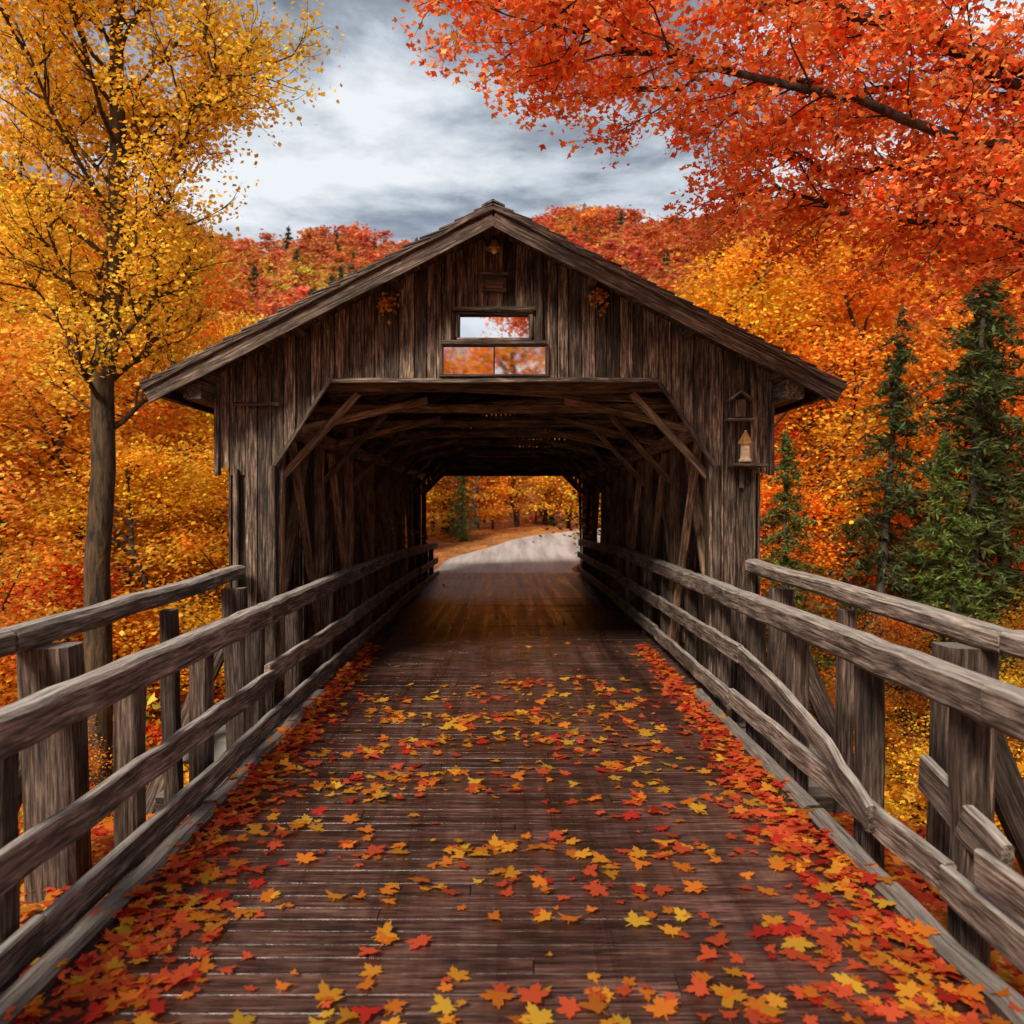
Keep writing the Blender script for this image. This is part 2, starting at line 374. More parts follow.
# ------------------------------------------------------------------ railings
def railing(s):
    E=empty('wooden_railing')
    mb=MB(); x=s*2.3
    ztop,zmid,zlow=(1.26,.76,.26) if s>0 else (1.17,.58,.14)
    cuts=[26.9,22,17.2,12.6,8.2,4.0,-.3,-2.5] if s>0 else [26.9,21.5,16.8,12.2,8.0,3.7,-.6,-2.5]
    def zt(y): return -.25*sm(17,27,y)
    def n(v): return random.gauss(0,v)
    for a,b_ in zip(cuts[:-1],cuts[1:]):
        z0,z1=ztop+float(zt(a)),ztop+float(zt(b_))
        beam(mb,(x+n(.01),a+.0,z0+n(.006)),(x+n(.01),b_+.0,z1+n(.006)),.15,.2,seg=14,wob=.004,ch=.025)
        for k,zz in enumerate((zmid,zlow)):
            if s>0 and k==0 and abs(a-8.2)<.1:
                beam(mb,(x-.06,a+.1,zz),(x-.1,5.15,.3),.06,.17,seg=5,wob=.004,ch=.015,mid=[(x-.06,7.0,.66),(x-.08,5.9,.5)])
                beam(mb,(x+.1,4.9,.66),(x+.05,b_,.5),.06,.22,seg=5,wob=.004,ch=.015); continue
            if s>0 and k==0 and abs(a-4.0)<.1: zz=.48
            o=.35 if k else .0
            beam(mb,(x-s*.055+n(.012),a+o+.02,zz+float(zt(a))*.5+n(.015)),(x-s*.055+n(.012),b_+o,zz+float(zt(b_))*.5+n(.015)),.06,.18,seg=12,wob=.004,ch=.01)
    mb.build('rails',[M_rail],E)
    mb=MB()
    y=26.5
    while y>-2:
        beam(mb,(x+s*.1,y,-.55),(x+s*(.1+random.uniform(-.01,.02)),y,ztop-.1+float(zt(y))),.15,.17,up=(0,1,0),seg=5,wob=.004,ch=.02)
        y-=random.uniform(1.15,1.45) if y<11 else 1.7
    mb.build('posts',[M_post],E)
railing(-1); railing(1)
def outer(s):
    E=empty('wooden_fence')
    mb=MB()
    xa=2.84 if s>0 else 3.12
    xb=3.02
    beam(mb,(s*xb,5.1,1.37),(s*xa,9.86,1.5 if s>0 else 1.43),.16,.15,seg=8,wob=.005,ch=.03)
    beam(mb,(s*(xb+.02),-2.4,1.36),(s*xb,5.08,1.375),.16,.15,seg=10,wob=.005,ch=.03)
    mb.build('top_rail',[M_rail],E)
    mb=MB()
    for y,w in ((9.2,.24),(5.45,.33),(1.6,.33),(-2,.3)):
        xx=s*(2.96 if y>6 else 2.93)
        beam(mb,(xx-s*.1,y,-1.9),(xx,y,1.3),w,w*.8,up=(0,1,0),seg=6,wob=.006,ch=.035)
        beam(mb,(xx+s*.08,y+.02,.85),(xx+s*1.3,y+.1,-1.9),.2,.16,up=(0,1,0),seg=5,wob=.006,ch=.03)
    beam(mb,(s*2.9,7.4,-.9),(s*2.95,7.4,1.29),.13,.15,up=(0,1,0),seg=6,wob=.005,ch=.02)
    mb.build('posts',[M_post],E)
outer(-1); outer(1)

# ------------------------------------------------------------------ leaves toolkit
def maple_template():
    lob=[(-30,.62),(27,.92),(90,1.0),(153,.92),(210,.62)]
    P=[]
    for i,(a,r) in enumerate(lob):
        for da,rr in ((-21,.66),(-15,.8),(-8,.74),(0,1),(8,.74),(15,.8),(21,.66)):
            P.append((a+da,r*rr))
        if i<4: P.append(((a+lob[i+1][0])/2,.42))
    P.append((258,.25)); P.append((268,.6)); P.append((272,.6)); P.append((282,.25))
    return np.array([(r*math.cos(math.radians(a)),r*math.sin(math.radians(a)),0) for a,r in P])*.55
T_maple=maple_template(); T_maple[:,2]=.6*(T_maple[:,0]**2)-.4*T_maple[:,1]**2
T_star=np.array([(r*math.cos(math.radians(a)),r*math.sin(math.radians(a)),0) for a,r in ((-60,.35),(20,.85),(58,.5),(90,1),(122,.5),(160,.85),(240,.35))])*.6
T_star[:,2]=.4*T_star[:,0]**2
T_quad=np.array([(0,-.5,0),(.35,-.05,.06),(0,.55,0),(-.35,-.05,.06)])
def frames(n,flat=.5,R=rng):
    w=R.normal(size=(n,3)); w/=np.linalg.norm(w,axis=1)[:,None]; w[:,2]=np.abs(w[:,2])
    w=w*(1-flat)+np.array([0,0,1])*flat; w/=np.linalg.norm(w,axis=1)[:,None]
    t=R.normal(size=(n,3)); u=np.cross(t,w); u/=np.linalg.norm(u,axis=1)[:,None]; v=np.cross(w,u)
    return u,v,w
def leaf_arrays(pos,size,T,col,flat=.4):
    n=len(pos); u,v,w=frames(n,flat); k=len(T)
    size=np.broadcast_to(size,(n,)); cz=rng.uniform(-.6,1.6,n)
    P=pos[:,None,:]+size[:,None,None]*(T[None,:,0,None]*u[:,None,:]+T[None,:,1,None]*v[:,None,:]+(T[None,:,2]*cz[:,None])[:,:,None]*w[:,None,:])
    return P.reshape(-1,3),np.full(n,k),np.repeat(col,k,axis=0)
def build_mesh(name,parts,mats):
    V=[];LI=[];CN=[];CL=[];MI=[];o=0
    for verts,counts,cols,mat,fi in parts:
        if len(verts)==0: continue
        V.append(verts); CL.append(cols); CN.append(counts); MI.append(np.full(len(counts),mat))
        LI.append((np.arange(len(verts)) if fi is None else fi)+o); o+=len(verts)
    V=np.concatenate(V).astype(np.float32);LI=np.concatenate(LI).astype(np.int32);CN=np.concatenate(CN).astype(np.int32);CL=np.concatenate(CL).astype(np.float32);MI=np.concatenate(MI).astype(np.int32)
    me=bpy.data.meshes.new(name)
    me.vertices.add(len(V)); me.vertices.foreach_set('co',V.ravel())
    me.loops.add(len(LI)); me.loops.foreach_set('vertex_index',LI)
    me.polygons.add(len(CN)); st=np.concatenate([[0],np.cumsum(CN)[:-1]]).astype(np.int32)
    me.polygons.foreach_set('loop_start',st); me.polygons.foreach_set('material_index',MI)
    me.update(calc_edges=True)
    a=me.attributes.new('lc','FLOAT_COLOR','POINT'); a.data.foreach_set('color',np.concatenate([CL,np.ones((len(CL),1))],1).astype(np.float32).ravel())
    for m in mats: me.materials.append(m)
    return me
def tube(pts,rad,k=7):
    pts=np.array(pts,dtype=float); n=len(pts); V=[]
    for i in range(n):
        d=pts[min(i+1,n-1)]-pts[max(i-1,0)]; d/=np.linalg.norm(d)+1e-9
        h=np.array([0,0,1.]) if abs(d[2])<.9 else np.array([1.,0,0])
        a=np.cross(d,h); a/=np.linalg.norm(a); b_=np.cross(d,a)
        for j in range(k):
            t=2*math.pi*j/k; V.append(pts[i]+rad[i]*(math.cos(t)*a+math.sin(t)*b_))
    F=[]
    for i in range(n-1):
        for j in range(k):
            j2=(j+1)%k; F+= [i*k+j,i*k+j2,(i+1)*k+j2,(i+1)*k+j]
    return np.array(V),np.array(F)
class Tubes:
    def __init__(s): s.V=[];s.F=[];s.o=0
    def add(s,pts,rad,k=7):
        v,f=tube(pts,rad,k); s.V.append(v); s.F.append(f+s.o); s.o+=len(v)
    def part(s,mat=0):
        V=np.concatenate(s.V); F=np.concatenate(s.F); return (V,np.full(len(F)//4,4),np.ones((len(V),3)),mat,F)
def leafcols(n,hue=.3,val=.3,R=rng):
    v=np.clip(1+R.normal(size=n)*val,.4,1.5); g=np.clip(1+R.normal(size=n)*hue,.4,1.8)
    return np.stack([v,v*g,v*np.clip(g,.5,1.5)],1)
def broadleaf(name,seed,H,R_,ncl,nl,ls,base=.2,csz=.75,flat=.35):
    r=np.random.default_rng(seed); T=Tubes()
    tp=[np.array([0,0,-.5])]
    for i in range(1,9): tp.append(np.array([r.normal()*.12*i*.4,r.normal()*.12*i*.4,H*.93*i/8]))
    tp=np.array(tp); tr=[H*.015*(1-i/9.5)+.01 for i in range(9)]; T.add(tp,tr,8)
    cl=[]; ph=r.uniform(0,6.28,3)
    for i in range(ncl):
        t=base+(1-base)*r.uniform(0,1)**.85; tt=(t-base)/(1-base)
        prof=math.sin(math.pi*min(1,(.12+.88*tt)**.75))**.7 if tt<.98 else .12
        a=r.uniform(0,6.28); un=1+.25*math.sin(2*a+ph[0]+4*tt)+.2*math.sin(3*a+ph[1]-5*tt)
        rad=R_*prof*un*(r.uniform(.3,1)**.5)
        c=np.array([math.cos(a)*rad,math.sin(a)*rad,H*t]); cl.append(c)
        if i%3==0:
            zt=max(.15*H,c[2]-rad*.8); q=np.array([np.interp(zt,tp[:,2],tp[:,0]),np.interp(zt,tp[:,2],tp[:,1]),zt])
            m=(q+c)/2+np.array([0,0,.1*rad])+r.normal(size=3)*.08*R_*.3
            T.add([q,m,c],[H*.005,H*.003,.01],4)
    cl=np.array(cl); cs=csz*r.uniform(.6,1.25,ncl)
    idx=r.integers(0,ncl,nl); off=r.normal(size=(nl,3))*np.array([1,1,.5]); off*=(cs[idx]*.55)[:,None]
    pos=cl[idx]+off
    cb=np.clip(1+r.normal(size=ncl)*.15,.6,1.3)[idx]; cg=np.clip(1+r.normal(size=ncl)*.18,.5,1.5)[idx]
    col=leafcols(nl,.2,.2,r); col*=cb[:,None]; col[:,1]*=cg
    v,c,cc=leaf_arrays(pos,ls*r.uniform(.6,1.3,nl),T_quad,col,flat)
    return build_mesh(name,[T.part(0),(v,c,cc,1,None)],[M_bark,M_leaf])
def conifer(name,seed,H,R_,nw=26,per=9,nd=40,ls=.17):
    r=np.random.default_rng(seed); T=Tubes()
    T.add([(0,0,-.5),(0,0,H*.5),(0,0,H)],[H*.014,H*.009,.015],7)
    pos=[]
    for i in range(nw):
        t=.06+.93*i/nw; L=R_*(1-t)**.85*r.uniform(.7,1.15)+.12
        for j in range(per):
            a=r.uniform(0,6.28); l=L*r.uniform(.55,1.2); z=H*t+r.normal()*.12
            e=np.array([math.cos(a)*l,math.sin(a)*l,z-.22*l]); s0=np.array([0,0,z+.05])
            if j%3==0: T.add([s0,e],[.02,.006],3)
            n=int(nd*l/R_)+8; u=r.uniform(.12,1,n)[:,None]; q=s0*(1-u)+e*u
            lat=np.array([-math.sin(a),math.cos(a),0]); q=q+lat*(r.normal(size=(n,1))*.13*l*(1.1-u))+np.array([0,0,1])*(r.normal(size=(n,1))*.05-.06*u)
            pos.append(q)
    pos=np.concatenate(pos); n=len(pos); col=leafcols(n,.2,.35,r)
    v,c,cc=leaf_arrays(pos,ls*r.uniform(.7,1.3,n),T_quad*np.array([.5,1.5,1]),col,.3)
    return build_mesh(name,[T.part(0),(v,c,cc,1,None)],[M_bark,M_leaf])
def bush(name,seed,R_,nl,ls):
    r=np.random.default_rng(seed); T=Tubes(); ncl=26; cl=[]
    for i in range(ncl):
        a=r.uniform(0,6.28); e=r.uniform(.1,1.45); rr=R_*r.uniform(.5,1.1)
        c=np.array([math.cos(a)*math.cos(e)*rr,math.sin(a)*math.cos(e)*rr,math.sin(e)*rr*1.15]); cl.append(c)
        T.add([(0,0,-.2),c*.5+np.array([0,0,.1]),c*1.05],[.03,.018,.005],4)
    cl=np.array(cl); idx=r.integers(0,ncl,nl); u=r.uniform(.55,1.1,nl)[:,None]
    pos=cl[idx]*u+r.normal(size=(nl,3))*.17*R_*np.array([1,1,.7])
    col=leafcols(nl,.28,.3,r); cb=np.clip(1+r.normal(size=ncl)*.2,.5,1.4)[idx]; col*=cb[:,None]
    v,c,cc=leaf_arrays(pos,ls*r.uniform(.6,1.3,nl),T_star,col,.35)
    return build_mesh(name,[T.part(0),(v,c,cc,1,None)],[M_bark,M_leaf])
B=[broadleaf('broadleaf_a',1,10,3.0,80,7500,.17,.14,.95),broadleaf('broadleaf_b',2,10,2.5,75,7000,.165,.12,.9),
   broadleaf('broadleaf_c',3,10,3.5,95,8500,.17,.16,1.0),broadleaf('broadleaf_d',4,10,2.1,70,6500,.16,.14,.8)]
BN=[broadleaf('maple_a',5,10,3.4,110,20000,.115,.1,.95),broadleaf('maple_b',6,10,3.8,120,20000,.12,.08,1.0),broadleaf('maple_c',7,10,2.6,90,16000,.115,.12,.85)]
CF=[conifer('conifer_a',11,10,2.1,30,10,60,.14),conifer('conifer_b',12,10,1.7,28,8,50,.14)]
BU=[bush('bush_a',21,1.0,2200,.11),bush('bush_b',22,1.0,1900,.11),bush('bush_c',23,1.0,2400,.105)]
FT=[broadleaf('far_tree_a',31,10,3.4,36,850,.6,.1,1.2),broadleaf('far_tree_b',32,10,2.8,32,800,.6,.1,1.1),conifer('far_conifer',33,10,2.2,11,6,9,.6)]
ORG=(.97,.34,.035);YEL=(.97,.6,.07);GLD=(.97,.47,.04);RED=(.85,.11,.04);ROR=(.95,.22,.035);GRN=(.16,.22,.05);OLV=(.42,.38,.06);CGR=(.1,.145,.045)
def inst(mesh,name,x,y,h,col,parent=None,sx=1.0,base=10.,sink=.1):
    o=bpy.data.objects.new(name,mesh); s=h/base
    o.location=(x,y,float(ground(x,y))-sink); o.rotation_euler=(random.gauss(0,.03),random.gauss(0,.03),random.uniform(0,6.28))
    o.scale=(s*sx*random.uniform(.9,1.1),s*sx*random.uniform(.9,1.1),s)
    j=random.uniform(.88,1.02); o.color=(col[0]*j,col[1]*j*random.uniform(.85,1.15),col[2]*j,1)
    return link(o,parent)
def pick(pal): return random.choices([p[0] for p in pal],[p[1] for p in pal])[0]
PL=[(YEL,6),(GLD,4),(ORG,2),(ROR,.5),(OLV,.8)]
PR=[(ORG,5),(GLD,5),(YEL,2),(ROR,1.2),(RED,.3)]
def limit(x,y):
    px=508+850*x/max(y,1)
    return float(np.interp(px,[0,120,210,250,400,600,660,720,780,900],[.6,.5,.34,.18,.13,.13,.2,.27,.34,.45]))
FOR=empty('distant_forest')
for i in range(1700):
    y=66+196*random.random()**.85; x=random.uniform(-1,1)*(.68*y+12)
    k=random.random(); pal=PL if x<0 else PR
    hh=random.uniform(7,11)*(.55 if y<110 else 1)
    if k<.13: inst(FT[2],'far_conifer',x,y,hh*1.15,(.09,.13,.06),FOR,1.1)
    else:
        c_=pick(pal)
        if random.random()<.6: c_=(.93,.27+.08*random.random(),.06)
        c_=(c_[0]*.82,c_[1]*.85,c_[2]*1.2+.04*min(1,y/150))  # aerial haze painted into the leaf colour: duller, bluer with distance
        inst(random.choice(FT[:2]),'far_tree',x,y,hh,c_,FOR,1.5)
MID=empty('forest')
def okplace(x,y,cr):
    px=508+850*x/y
    if y<31 and abs(x-C)<3.9+cr: return False
    if y>=26 and abs(x-float(roadc(min(y,60))))<2.9+cr*.7 : return False
    if y<12 and abs(x)<4.2+cr: return False
    if y<25 and px>740: return False
    return True
placed=[]
def scatter(n,y0,y1,xmin,hr,pal,sidesgn,dmin):
    c_=0
    for t in range(n*12):
        if c_>=n: break
        y=random.uniform(y0,y1); x=sidesgn*random.uniform(xmin,.66*y+5)
        h=random.uniform(*hr); h=min(h,(limit(x,y)*y+2.2)-float(ground(x,y)))
        if h<2.5 or not okplace(x,y,h*.22): continue
        if any((x-a)**2+(y-b_)**2<dmin*dmin for a,b_ in placed): continue
        placed.append((x,y)); inst(random.choice(BN if y<31 else B),'broadleaf_tree',x,y,h,pick(pal),MID,1.15); c_+=1
for s,pal in ((-1,PL),(1,PR)):
    scatter(14,16,30,7,(7,12),pal,s,3)
    scatter(38,30,66,2,(9,19),pal,s,2.8)
for x,y,h,c_ in ((-5,36,6,GLD),(-6.5,41,8,ORG),(-1.8,50,8,GLD),(.6,53,9,YEL),(-3.8,54,9,GLD),(-7,48,9,YEL),(2.6,60,9,GLD),(9.5,36,7,ORG),(8.5,31,6,ROR),(4.2,59,8,YEL),(-4.2,44,3.2,YEL),(-1,56,4,ORG),(7.5,58,9,GLD)):
    inst(random.choice(B),'broadleaf_tree',x,y,h,c_,MID,1.3)
inst(CF[0],'pine_tree',-2.5,45,6.4,(.13,.19,.06))
for x,y,h,c_,sx in ((6.35,19.5,7.6,(.2,.235,.055),1.05),(8.9,21,11.2,(.1,.14,.045),1.15),(10.7,20,12.0,(.12,.16,.045),1.2),(12.6,21,13,CGR,1.2),(9.6,18.0,7.6,(.17,.2,.05),1.15),(-7.8,36,12,CGR,.9),(-13,21,9,(.2,.22,.05),1),(-11.2,17.5,7.5,(.15,.18,.05),1.1),(-9.0,18.5,5.8,(.18,.21,.05),1.2)):
    inst(random.choice(CF),'pine_tree',x,y,h,c_,None,sx)
for x,y,h,c_ in ((-8.8,16.6,4.9,(.88,.14,.04)),(-11.6,16,5.0,(.95,.18,.04)),(-6.2,20,7.3,GLD),(-9.2,12.6,3.5,ORG),(-6.6,12.2,2.9,(.95,.4,.05)),(-7.4,24,9.2,YEL),(-10,22.5,11.2,YEL),(-12,24,13,GLD),(7.9,11.9,4.9,(.97,.5,.05)),(6.5,10.6,3.4,(.97,.46,.05)),(6.0,26,8.3,RED),(7.9,28,10.5,GLD),(11,30,14,ORG),(6,14.6,2.7,GLD),(13.2,14.5,6.5,ORG),(15.5,22,12,ROR),(-15,20,12,GLD),(7.6,16.5,3.9,(.95,.4,.05)),(10.6,15.6,4.6,GLD),(7.7,23,6.8,ORG)):
    inst(random.choice(BN if y<26 else B),'maple_tree',x,y,h,c_,None,1.2)
SH=empty('shrubs'); k=0
for i in range(900):
    if k>=160: break
    y=random.uniform(1.5,30); x=random.choice((-1,1))*random.uniform(4.1,5+.6*y)
    if abs(x-C)<4.4 and y>8: continue
    s=random.uniform(.8,1.6)*(1 if abs(x)<7 else 1.3)
    if abs(x)<5.2: s*=.75
    inst(random.choice(BU),'shrub',x,y,s,pick([(ORG,5),(GLD,5),(YEL,2.5),(RED,.6),(ROR,1.5),(GRN,2),(OLV,2)]),SH,1.15,1.0,.1); k+=1
for x in range(-12,13,4):  # unseen tree row behind the camera, added for the panes to reflect
    inst(random.choice(B),'broadleaf_tree',x+random.uniform(-1,1),-15.5+random.uniform(-1,1),random.uniform(10.7,11.5),pick([(ORG,1),(GLD,3),(YEL,3)]),MID,1.4)

# ------------------------------------------------------------------ hero trees
def unit(v): v=np.array(v,dtype=float); return v/np.linalg.norm(v)
def twig(T,leafpos,p,d,L,r,lvl,R,droop,dens,spread):
    n=5; pts=[p]; d=unit(d)
    for i in range(n):
        d=unit(d+R.normal(size=3)*.16+np.array([0,0,-droop])); pts.append(pts[-1]+d*L/n)
    T.add(pts,[r*(1-.75*i/n) for i in range(n+1)],5 if lvl<2 else 3)
    if lvl>=2 or L<.45:
        m=R.poisson(dens*L)
        if m:
            u=R.uniform(.1,1.08,m)*n; i0=np.clip(u.astype(int),0,n-1); P=np.array(pts); q=P[i0]+(P[i0+1]-P[i0])*(u-i0)[:,None]
            leafpos.append(q+R.normal(size=(m,3))*spread*np.array([1,1,.6]))
    else:
        k=int(3+L*3.2)
        for j in range(k):
            u=R.uniform(.2,1); i0=min(int(u*n),n-1); q=np.array(pts[i0])+(np.array(pts[i0+1])-pts[i0])*(u*n-i0)
            a=R.normal(size=3); a=unit(a-d*np.dot(a,d)); a[2]=a[2]*.5+.05
            twig(T,leafpos,q,unit(d*.7+a*.8),L*R.uniform(.38,.55),r*.45,lvl+1,R,droop,dens,spread)
R=np.random.default_rng(5); T=Tubes(); LP=[]
tp=np.array([(-6.8,14,-3.2),(-6.74,14,-.5),(-6.77,14,1.2),(-6.66,14,2.8),(-6.68,14,4.2),(-6.48,14.05,6),(-6.42,14,8),(-6.45,14,10),(-6.3,14,12),(-6.25,14,13.8)])
T.add(tp,[.26,.22,.2,.19,.18,.16,.13,.1,.06,.02],12)
for i in range(46):
    z=3.3+10.2*(i/45)**.95+R.uniform(-.1,.1); q=np.array([np.interp(z,tp[:,2],tp[:,0]),14,z]); a=i*2.4+R.uniform(-.4,.4)
    L=(2.85-1.5*max(0,(z-8)/6))*R.uniform(.75,1.1)*(1 if z>6 else .75)
    twig(T,LP,q,(math.cos(a),math.sin(a)*.9,.8),L,.042*(1-(z-4)/13)+.014,0,R,-.045,52,.18)
P=np.concatenate(LP); n=len(P)
col=leafcols(n,.15,.2,R)*np.array([.98,.62,.06]); v,c,cc=leaf_arrays(P,.08*R.uniform(.6,1.2,n),T_quad*np.array([1.3,1,1]),col,.25)
link(bpy.data.objects.new('birch_tree',build_mesh('birch_tree',[T.part(0),(v,c,cc,1,None)],[M_barkb,M_leaf])))
R=np.random.default_rng(9); T=Tubes(); LP=[]
T.add([(7.5,7.8,-2.6),(7.4,7.7,0),(7.2,7.6,2.3),(6.9,7.55,4.0),(6.5,7.6,5.4),(6.1,7.8,7.2),(5.9,8,9.3)],[.36,.3,.27,.23,.17,.12,.03],12)
limbs=[([(6.95,7.5,3.9),(5.6,7.5,5.1),(4.6,7.5,5.85),(3.4,7.5,6.75),(1.8,7.4,7.6)],.12),
 ([(5.9,7.5,4.9),(4.6,7.3,5.2),(2.9,7.1,5.5),(1.3,6.9,5.85),(0.3,6.8,6.05)],.055),
 ([(6.9,7.5,3.9),(5.4,7.8,4.5),(4.2,7.9,4.8),(3.1,8.0,5.0),(2.3,8.0,5.15)],.05),
 ([(4.6,7.5,5.85),(3.2,7.0,6.2),(1.6,6.6,6.3),(.3,6.3,6.35)],.05),
 ([(3.4,7.5,6.75),(2.0,7.6,6.9),(.8,7.6,6.9),(-.1,7.5,6.65)],.05),
 ([(4.6,7.6,5.85),(3.4,7.9,6.1),(2.2,8,6.15),(1.0,8,6.1)],.045),
 ([(6.9,7.5,3.6),(5.6,7.0,3.95),(4.8,6.7,4.15),(4.2,6.5,4.35)],.045),
 ([(5.6,7.5,5.1),(4.6,8.3,5.4),(3.6,8.7,5.65),(2.6,8.8,5.85)],.045),
 ([(6.6,7.6,5.2),(6.2,7.0,6.4),(5.0,6.4,7.2),(3.8,6,7.4)],.06),
 ([(6.8,7.6,4.3),(7.8,8.2,5.5),(9,8.8,6.3)],.09),([(6.5,7.6,5.4),(7.5,6.8,6.8),(8.4,6,7.6)],.07),([(6.9,7.6,3.9),(6.2,8.6,4.6),(5.3,9.2,4.9),(4.7,9.4,5.0)],.045),
 ([(6.9,7.6,4.2),(6.0,9.0,5.2),(5.2,9.8,5.9),(4.2,10.2,6.4)],.05)]
for pts,r0 in limbs:
    P=np.array(pts); n=len(P); f=np.linspace(0,n-1,n*4-3)
    PP=np.stack([np.interp(f,np.arange(n),P[:,k]) for k in range(3)],1); PP[1:-1]+=R.normal(size=(len(PP)-2,3))*.05
    T.add(PP,[r0*(1-.85*i/(len(PP)-1))+.006 for i in range(len(PP))],8)
    seg=np.linalg.norm(np.diff(PP,axis=0),axis=1).sum(); m=int(seg/.15)
    for i in range(m):
        u=(.1+.9*i/m)*(len(PP)-1); i0=min(int(u),len(PP)-2); q=PP[i0]+(PP[i0+1]-PP[i0])*(u-i0); d=unit(PP[i0+1]-PP[i0])
        lat=unit(np.cross(d,(0,0,1)))*(1 if i%2 else -1); dr=d*.7+lat*R.uniform(.3,1)+np.array([0,0,R.uniform(-.4,.6)])
        twig(T,LP,q,dr,R.uniform(.6,1.05),.011,1,R,.02,92,.085)
    twig(T,LP,PP[-1],d,.8,.011,1,R,.02,92,.085)
P=np.concatenate(LP); n=len(P)
col=leafcols(n,.35,.2,R)*np.array([.98,.3,.08]); v,c,cc=leaf_arrays(P,.078*R.uniform(.6,1.2,n),T_star,col,.3)
link(bpy.data.objects.new('maple_tree',build_mesh('overhanging_maple',[T.part(0),(v,c,cc,1,None)],[M_bark,M_leaf])))

# ------------------------------------------------------------------ fallen leaves
R=np.random.default_rng(3)
pos=[];size=[];col=[]
pal=np.array([(.85,.13,.05),(.9,.26,.035),(.9,.38,.04),(.9,.5,.055),(.65,.045,.03)])
def leafadd(x,y,z,s,probs):
    pos.append((x,y,z)); size.append(s); c_=pal[R.choice(5,p=probs)]; j=R.uniform(.6,1.0); col.append(c_*j)
cent=[(R.uniform(-1.8,1.8),1.9+9*R.uniform()) for _ in range(150)]
for cx,cy in cent:
    pr=([.45,.3,.12,.06,.07],[.22,.4,.25,.08,.05],[.12,.32,.33,.2,.03])[R.choice(3)]
    for _ in range(R.integers(1,12)):
        x=cx+R.normal()*.27; y=cy+R.normal()*.1
        if abs(x)<2.05 and y<14: leafadd(x,y,.014+R.uniform(0,.015),R.uniform(.06,.2),pr)
for _ in range(200):
    x=R.uniform(-2,2); y=1.8+15*R.uniform()**1.3; leafadd(x,y,.014+R.uniform(0,.01),R.uniform(.06,.16),[.22,.33,.27,.13,.05])
for s in (-1,1):
    for _ in range(1900):
        y=-1+14*R.uniform()**1.3; w=.42*math.exp(-max(0,y-3)/4)+.08
        x=s*(2.12-abs(R.normal())*w*.8)
        leafadd(x,y,.012+R.uniform()*.09*math.exp(-(2.1-abs(x))*3),R.uniform(.07,.18),[.52,.27,.09,.03,.09])
    for _ in range(3800):
        y=-1+12*R.uniform(); x=s*(2.2+abs(R.normal())*1.3); z=float(ground(x,y))+R.uniform(.02,.1); leafadd(x,y,z,R.uniform(.1,.18),[.42,.3,.15,.05,.08])
pos=np.array(pos);size=np.array(size);col=np.array(col)
v,c,cc=leaf_arrays(pos,size,T_maple,col,.8)
link(bpy.data.objects.new('fallen_leaves',build_mesh('fallen_leaves',[(v,c,cc,0,None)],[M_leaf])))

# ------------------------------------------------------------------ small items on the portal
def lathe(prof,k=16,loc=(0,0,0)):
    V=[];F=[]
    for r,z in prof:
        for j in range(k):
            a=6.2832*j/k; V.append((loc[0]+r*math.cos(a),loc[1]+r*math.sin(a),loc[2]+z))
    for i in range(len(prof)-1):
        for j in range(k): j2=(j+1)%k; F.append((i*k+j,i*k+j2,(i+1)*k+j2,(i+1)*k+j))
    F.append(tuple(range(k-1,-1,-1))); F.append(tuple((len(prof)-1)*k+j for j in range(k)))
    return V,F
def obj(name,V,F,mat,parent=None,smooth=True):
    me=bpy.data.meshes.new(name); me.from_pydata(V,[],F); me.materials.append(mat)
    for p_ in me.polygons: p_.use_smooth=smooth
    return link(bpy.data.objects.new(name,me),parent)
E=empty('barn_lamp'); V,F=lathe([(.02,.1),(.03,.09),(.04,.05),(.085,.0),(.09,-.02),(.08,-.02),(.05,.02)],16,(C,YP-.2,5.16)); obj('shade',V,F,M_brass,E)
t=Tubes(); t.add([(C,YP+.03,5.28),(C,YP-.08,5.34),(C,YP-.18,5.32),(C,YP-.2,5.25)],[.012]*4,6); v,c,cc,_,f=t.part(); obj('arm',v.tolist(),f.reshape(-1,4).tolist(),M_iron,E)
V,F=lathe([(.01,.03),(.035,0),(.03,-.04),(.005,-.06)],12,(C,YP-.2,5.15)); obj('bulb',V,F,M_cream,E)
E=empty('wooden_plaque'); mb=MB(); beam(mb,(C-.14,YP-.0,4.8),(C+.14,YP-.0,4.8),.05,.2,ch=.01); mb.build('board',[M_trim],E)
mb=MB(); beam(mb,(C-.1,YP-.035,4.79),(C+.1,YP-.035,4.79),.02,.09,ch=.005); mb.build('panel',[M_truss],E)
mb=MB(); beam(mb,(C-.16,YP-.04,4.91),(C+.16,YP-.04,4.91),.09,.025,ch=.005); mb.build('ledge',[M_rail],E)
bx=C+2.9; by=YP-.2
E=empty('wall_lantern')
V,F=lathe([(.075,0),(.08,.02),(.06,.04),(.055,.2),(.075,.22),(.02,.32),(.012,.36)],6,(bx,by,2.7)); obj('body',V,F,M_cream,E,False)
V,F=lathe([(.09,.2),(.085,.22),(.03,.32),(.015,.35)],6,(bx,by,2.702)); obj('cap',V,F,M_brass,E,False)
mb=MB(); beam(mb,(bx-.16,by+.05,2.66),(bx+.24,by+.05,2.66),.26,.035); beam(mb,(bx,by+.17,2.4),(bx,by+.17,2.64),.05,.05,up=(0,1,0)); mb.build('shelf',[M_trim],E)
E=empty('birdhouse'); mb=MB()
beam(mb,(bx-.05,by+.08,3.22),(bx-.05,by+.08,3.42),.12,.12,up=(0,1,0)); mb.build('box',[M_truss],E)
mb=MB()
for s in (-1,1): beam(mb,(bx-.05,by+.06,3.51),(bx-.05+s*.13,by+.06,3.41),.2,.02,up=(s*.6,0,1))
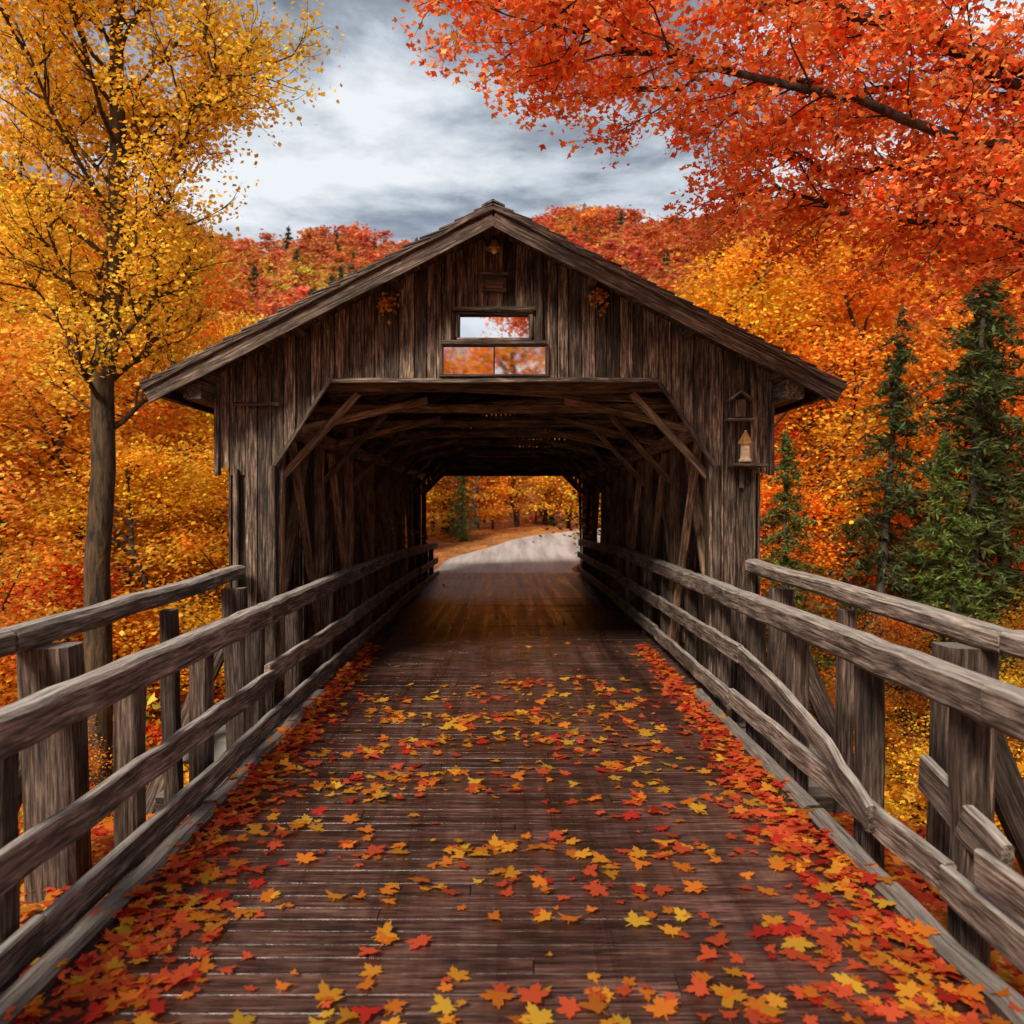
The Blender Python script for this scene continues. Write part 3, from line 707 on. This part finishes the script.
beam(mb,(bx-.2,by+.1,3.19),(bx+.12,by+.1,3.19),.2,.025); mb.build('roof',[M_rail],E)
for k,(x,z,s) in enumerate(((C+1.22,4.62,.12),(C-1.25,4.55,.09))):
    n=90; P=R.normal(size=(n,3))*np.array([s*.5,.04,s*.6])+np.array([x,YP-.06,z]); co=leafcols(n,.3,.3,R)*np.array([.85,.4,.08])
    v,c,cc=leaf_arrays(P,.07*R.uniform(.6,1.2,n),T_star,co,.1)
    t=Tubes(); t.add([(x,YP+.02,z+s*1.2),(x,YP-.05,z+s),(x,YP-.05,z)],[.008,.008,.004],5)
    link(bpy.data.objects.new('dried_leaf_bunch',build_mesh('dried_leaf_bunch',[t.part(0),(v,c,cc,1,None)],[M_bark,M_leaf])))

# ------------------------------------------------------------------ world, sun, camera
SE,SA=math.radians(40),math.radians(207)
w=bpy.data.worlds.new('World'); scene.world=w; w.use_nodes=True; nt=w.node_tree; nt.nodes.clear()
sky=N(nt,'ShaderNodeTexSky',sky_type='NISHITA'); sky.sun_disc=False; sky.sun_elevation=SE; sky.sun_rotation=SA
bg=N(nt,'ShaderNodeBackground'); bg.inputs[1].default_value=.1; nt.links.new(sky.outputs[0],bg.inputs[0])
tc=N(nt,'ShaderNodeTexCoord'); sp=N(nt,'ShaderNodeSeparateXYZ'); nt.links.new(tc.outputs['Generated'],sp.inputs[0])
def math_(op,a,b=None):
    m=N(nt,'ShaderNodeMath',operation=op)
    for s_,v_ in zip(m.inputs,(a,b)):
        if v_ is None: continue
        if hasattr(v_,'is_output'): nt.links.new(v_,s_)
        else: s_.default_value=v_
    return m.outputs[0]
zz=math_('ADD',math_('MAXIMUM',sp.outputs[2],0),.2)
cv=N(nt,'ShaderNodeCombineXYZ'); nt.links.new(math_('DIVIDE',sp.outputs[0],zz),cv.inputs[0]); nt.links.new(math_('DIVIDE',sp.outputs[1],zz),cv.inputs[1]); nt.links.new(math_('MULTIPLY',sp.outputs[2],3),cv.inputs[2])
c1=noise(nt,cv.outputs[0],2.1,9,.6,.15)
c2=noise(nt,cv.outputs[0],.8,3,.5,.2)
shade=math_('ADD',math_('MULTIPLY',c1,1.05),math_('MULTIPLY',c2,.3))
shade=math_('ADD',shade,math_('MULTIPLY',math_('SUBTRACT',.42,sp.outputs[2]),.34))
cc_=ramp(nt,shade,[(.54,(.17,.2,.24)),(.64,(.31,.355,.42)),(.72,(.52,.58,.65)),(.84,(.8,.84,.88))])
cov=ramp(nt,c1,[(.3,.75),(.45,1)])
bg2=N(nt,'ShaderNodeBackground'); bg2.inputs[1].default_value=1.08; nt.links.new(cc_,bg2.inputs[0])
ms=N(nt,'ShaderNodeMixShader'); nt.links.new(cov,ms.inputs[0]); nt.links.new(bg.outputs[0],ms.inputs[1]); nt.links.new(bg2.outputs[0],ms.inputs[2])
o=N(nt,'ShaderNodeOutputWorld'); nt.links.new(ms.outputs[0],o.inputs[0])
sl=bpy.data.lights.new('sun','SUN'); sl.energy=4.9; sl.angle=math.radians(16); sl.color=(1,.91,.77)
so=link(bpy.data.objects.new('sun',sl))
dirv=Vector((math.sin(SA)*math.cos(SE),math.cos(SA)*math.cos(SE),math.sin(SE)))
so.rotation_euler=dirv.to_track_quat('Z','Y').to_euler()
cam=bpy.data.cameras.new('camera'); co=link(bpy.data.objects.new('camera',cam)); co.location=(0,0,2.2); co.rotation_euler=(math.radians(90),0,0)
cam.lens=850/1024*36; cam.sensor_width=36; cam.clip_end=3000; cam.shift_x=.004; cam.shift_y=-.0068
cam.dof.use_dof=True; cam.dof.focus_distance=8.5; cam.dof.aperture_fstop=1.8
scene.camera=co
scene.view_settings.view_transform='Standard'; scene.view_settings.look='None'; scene.view_settings.exposure=0
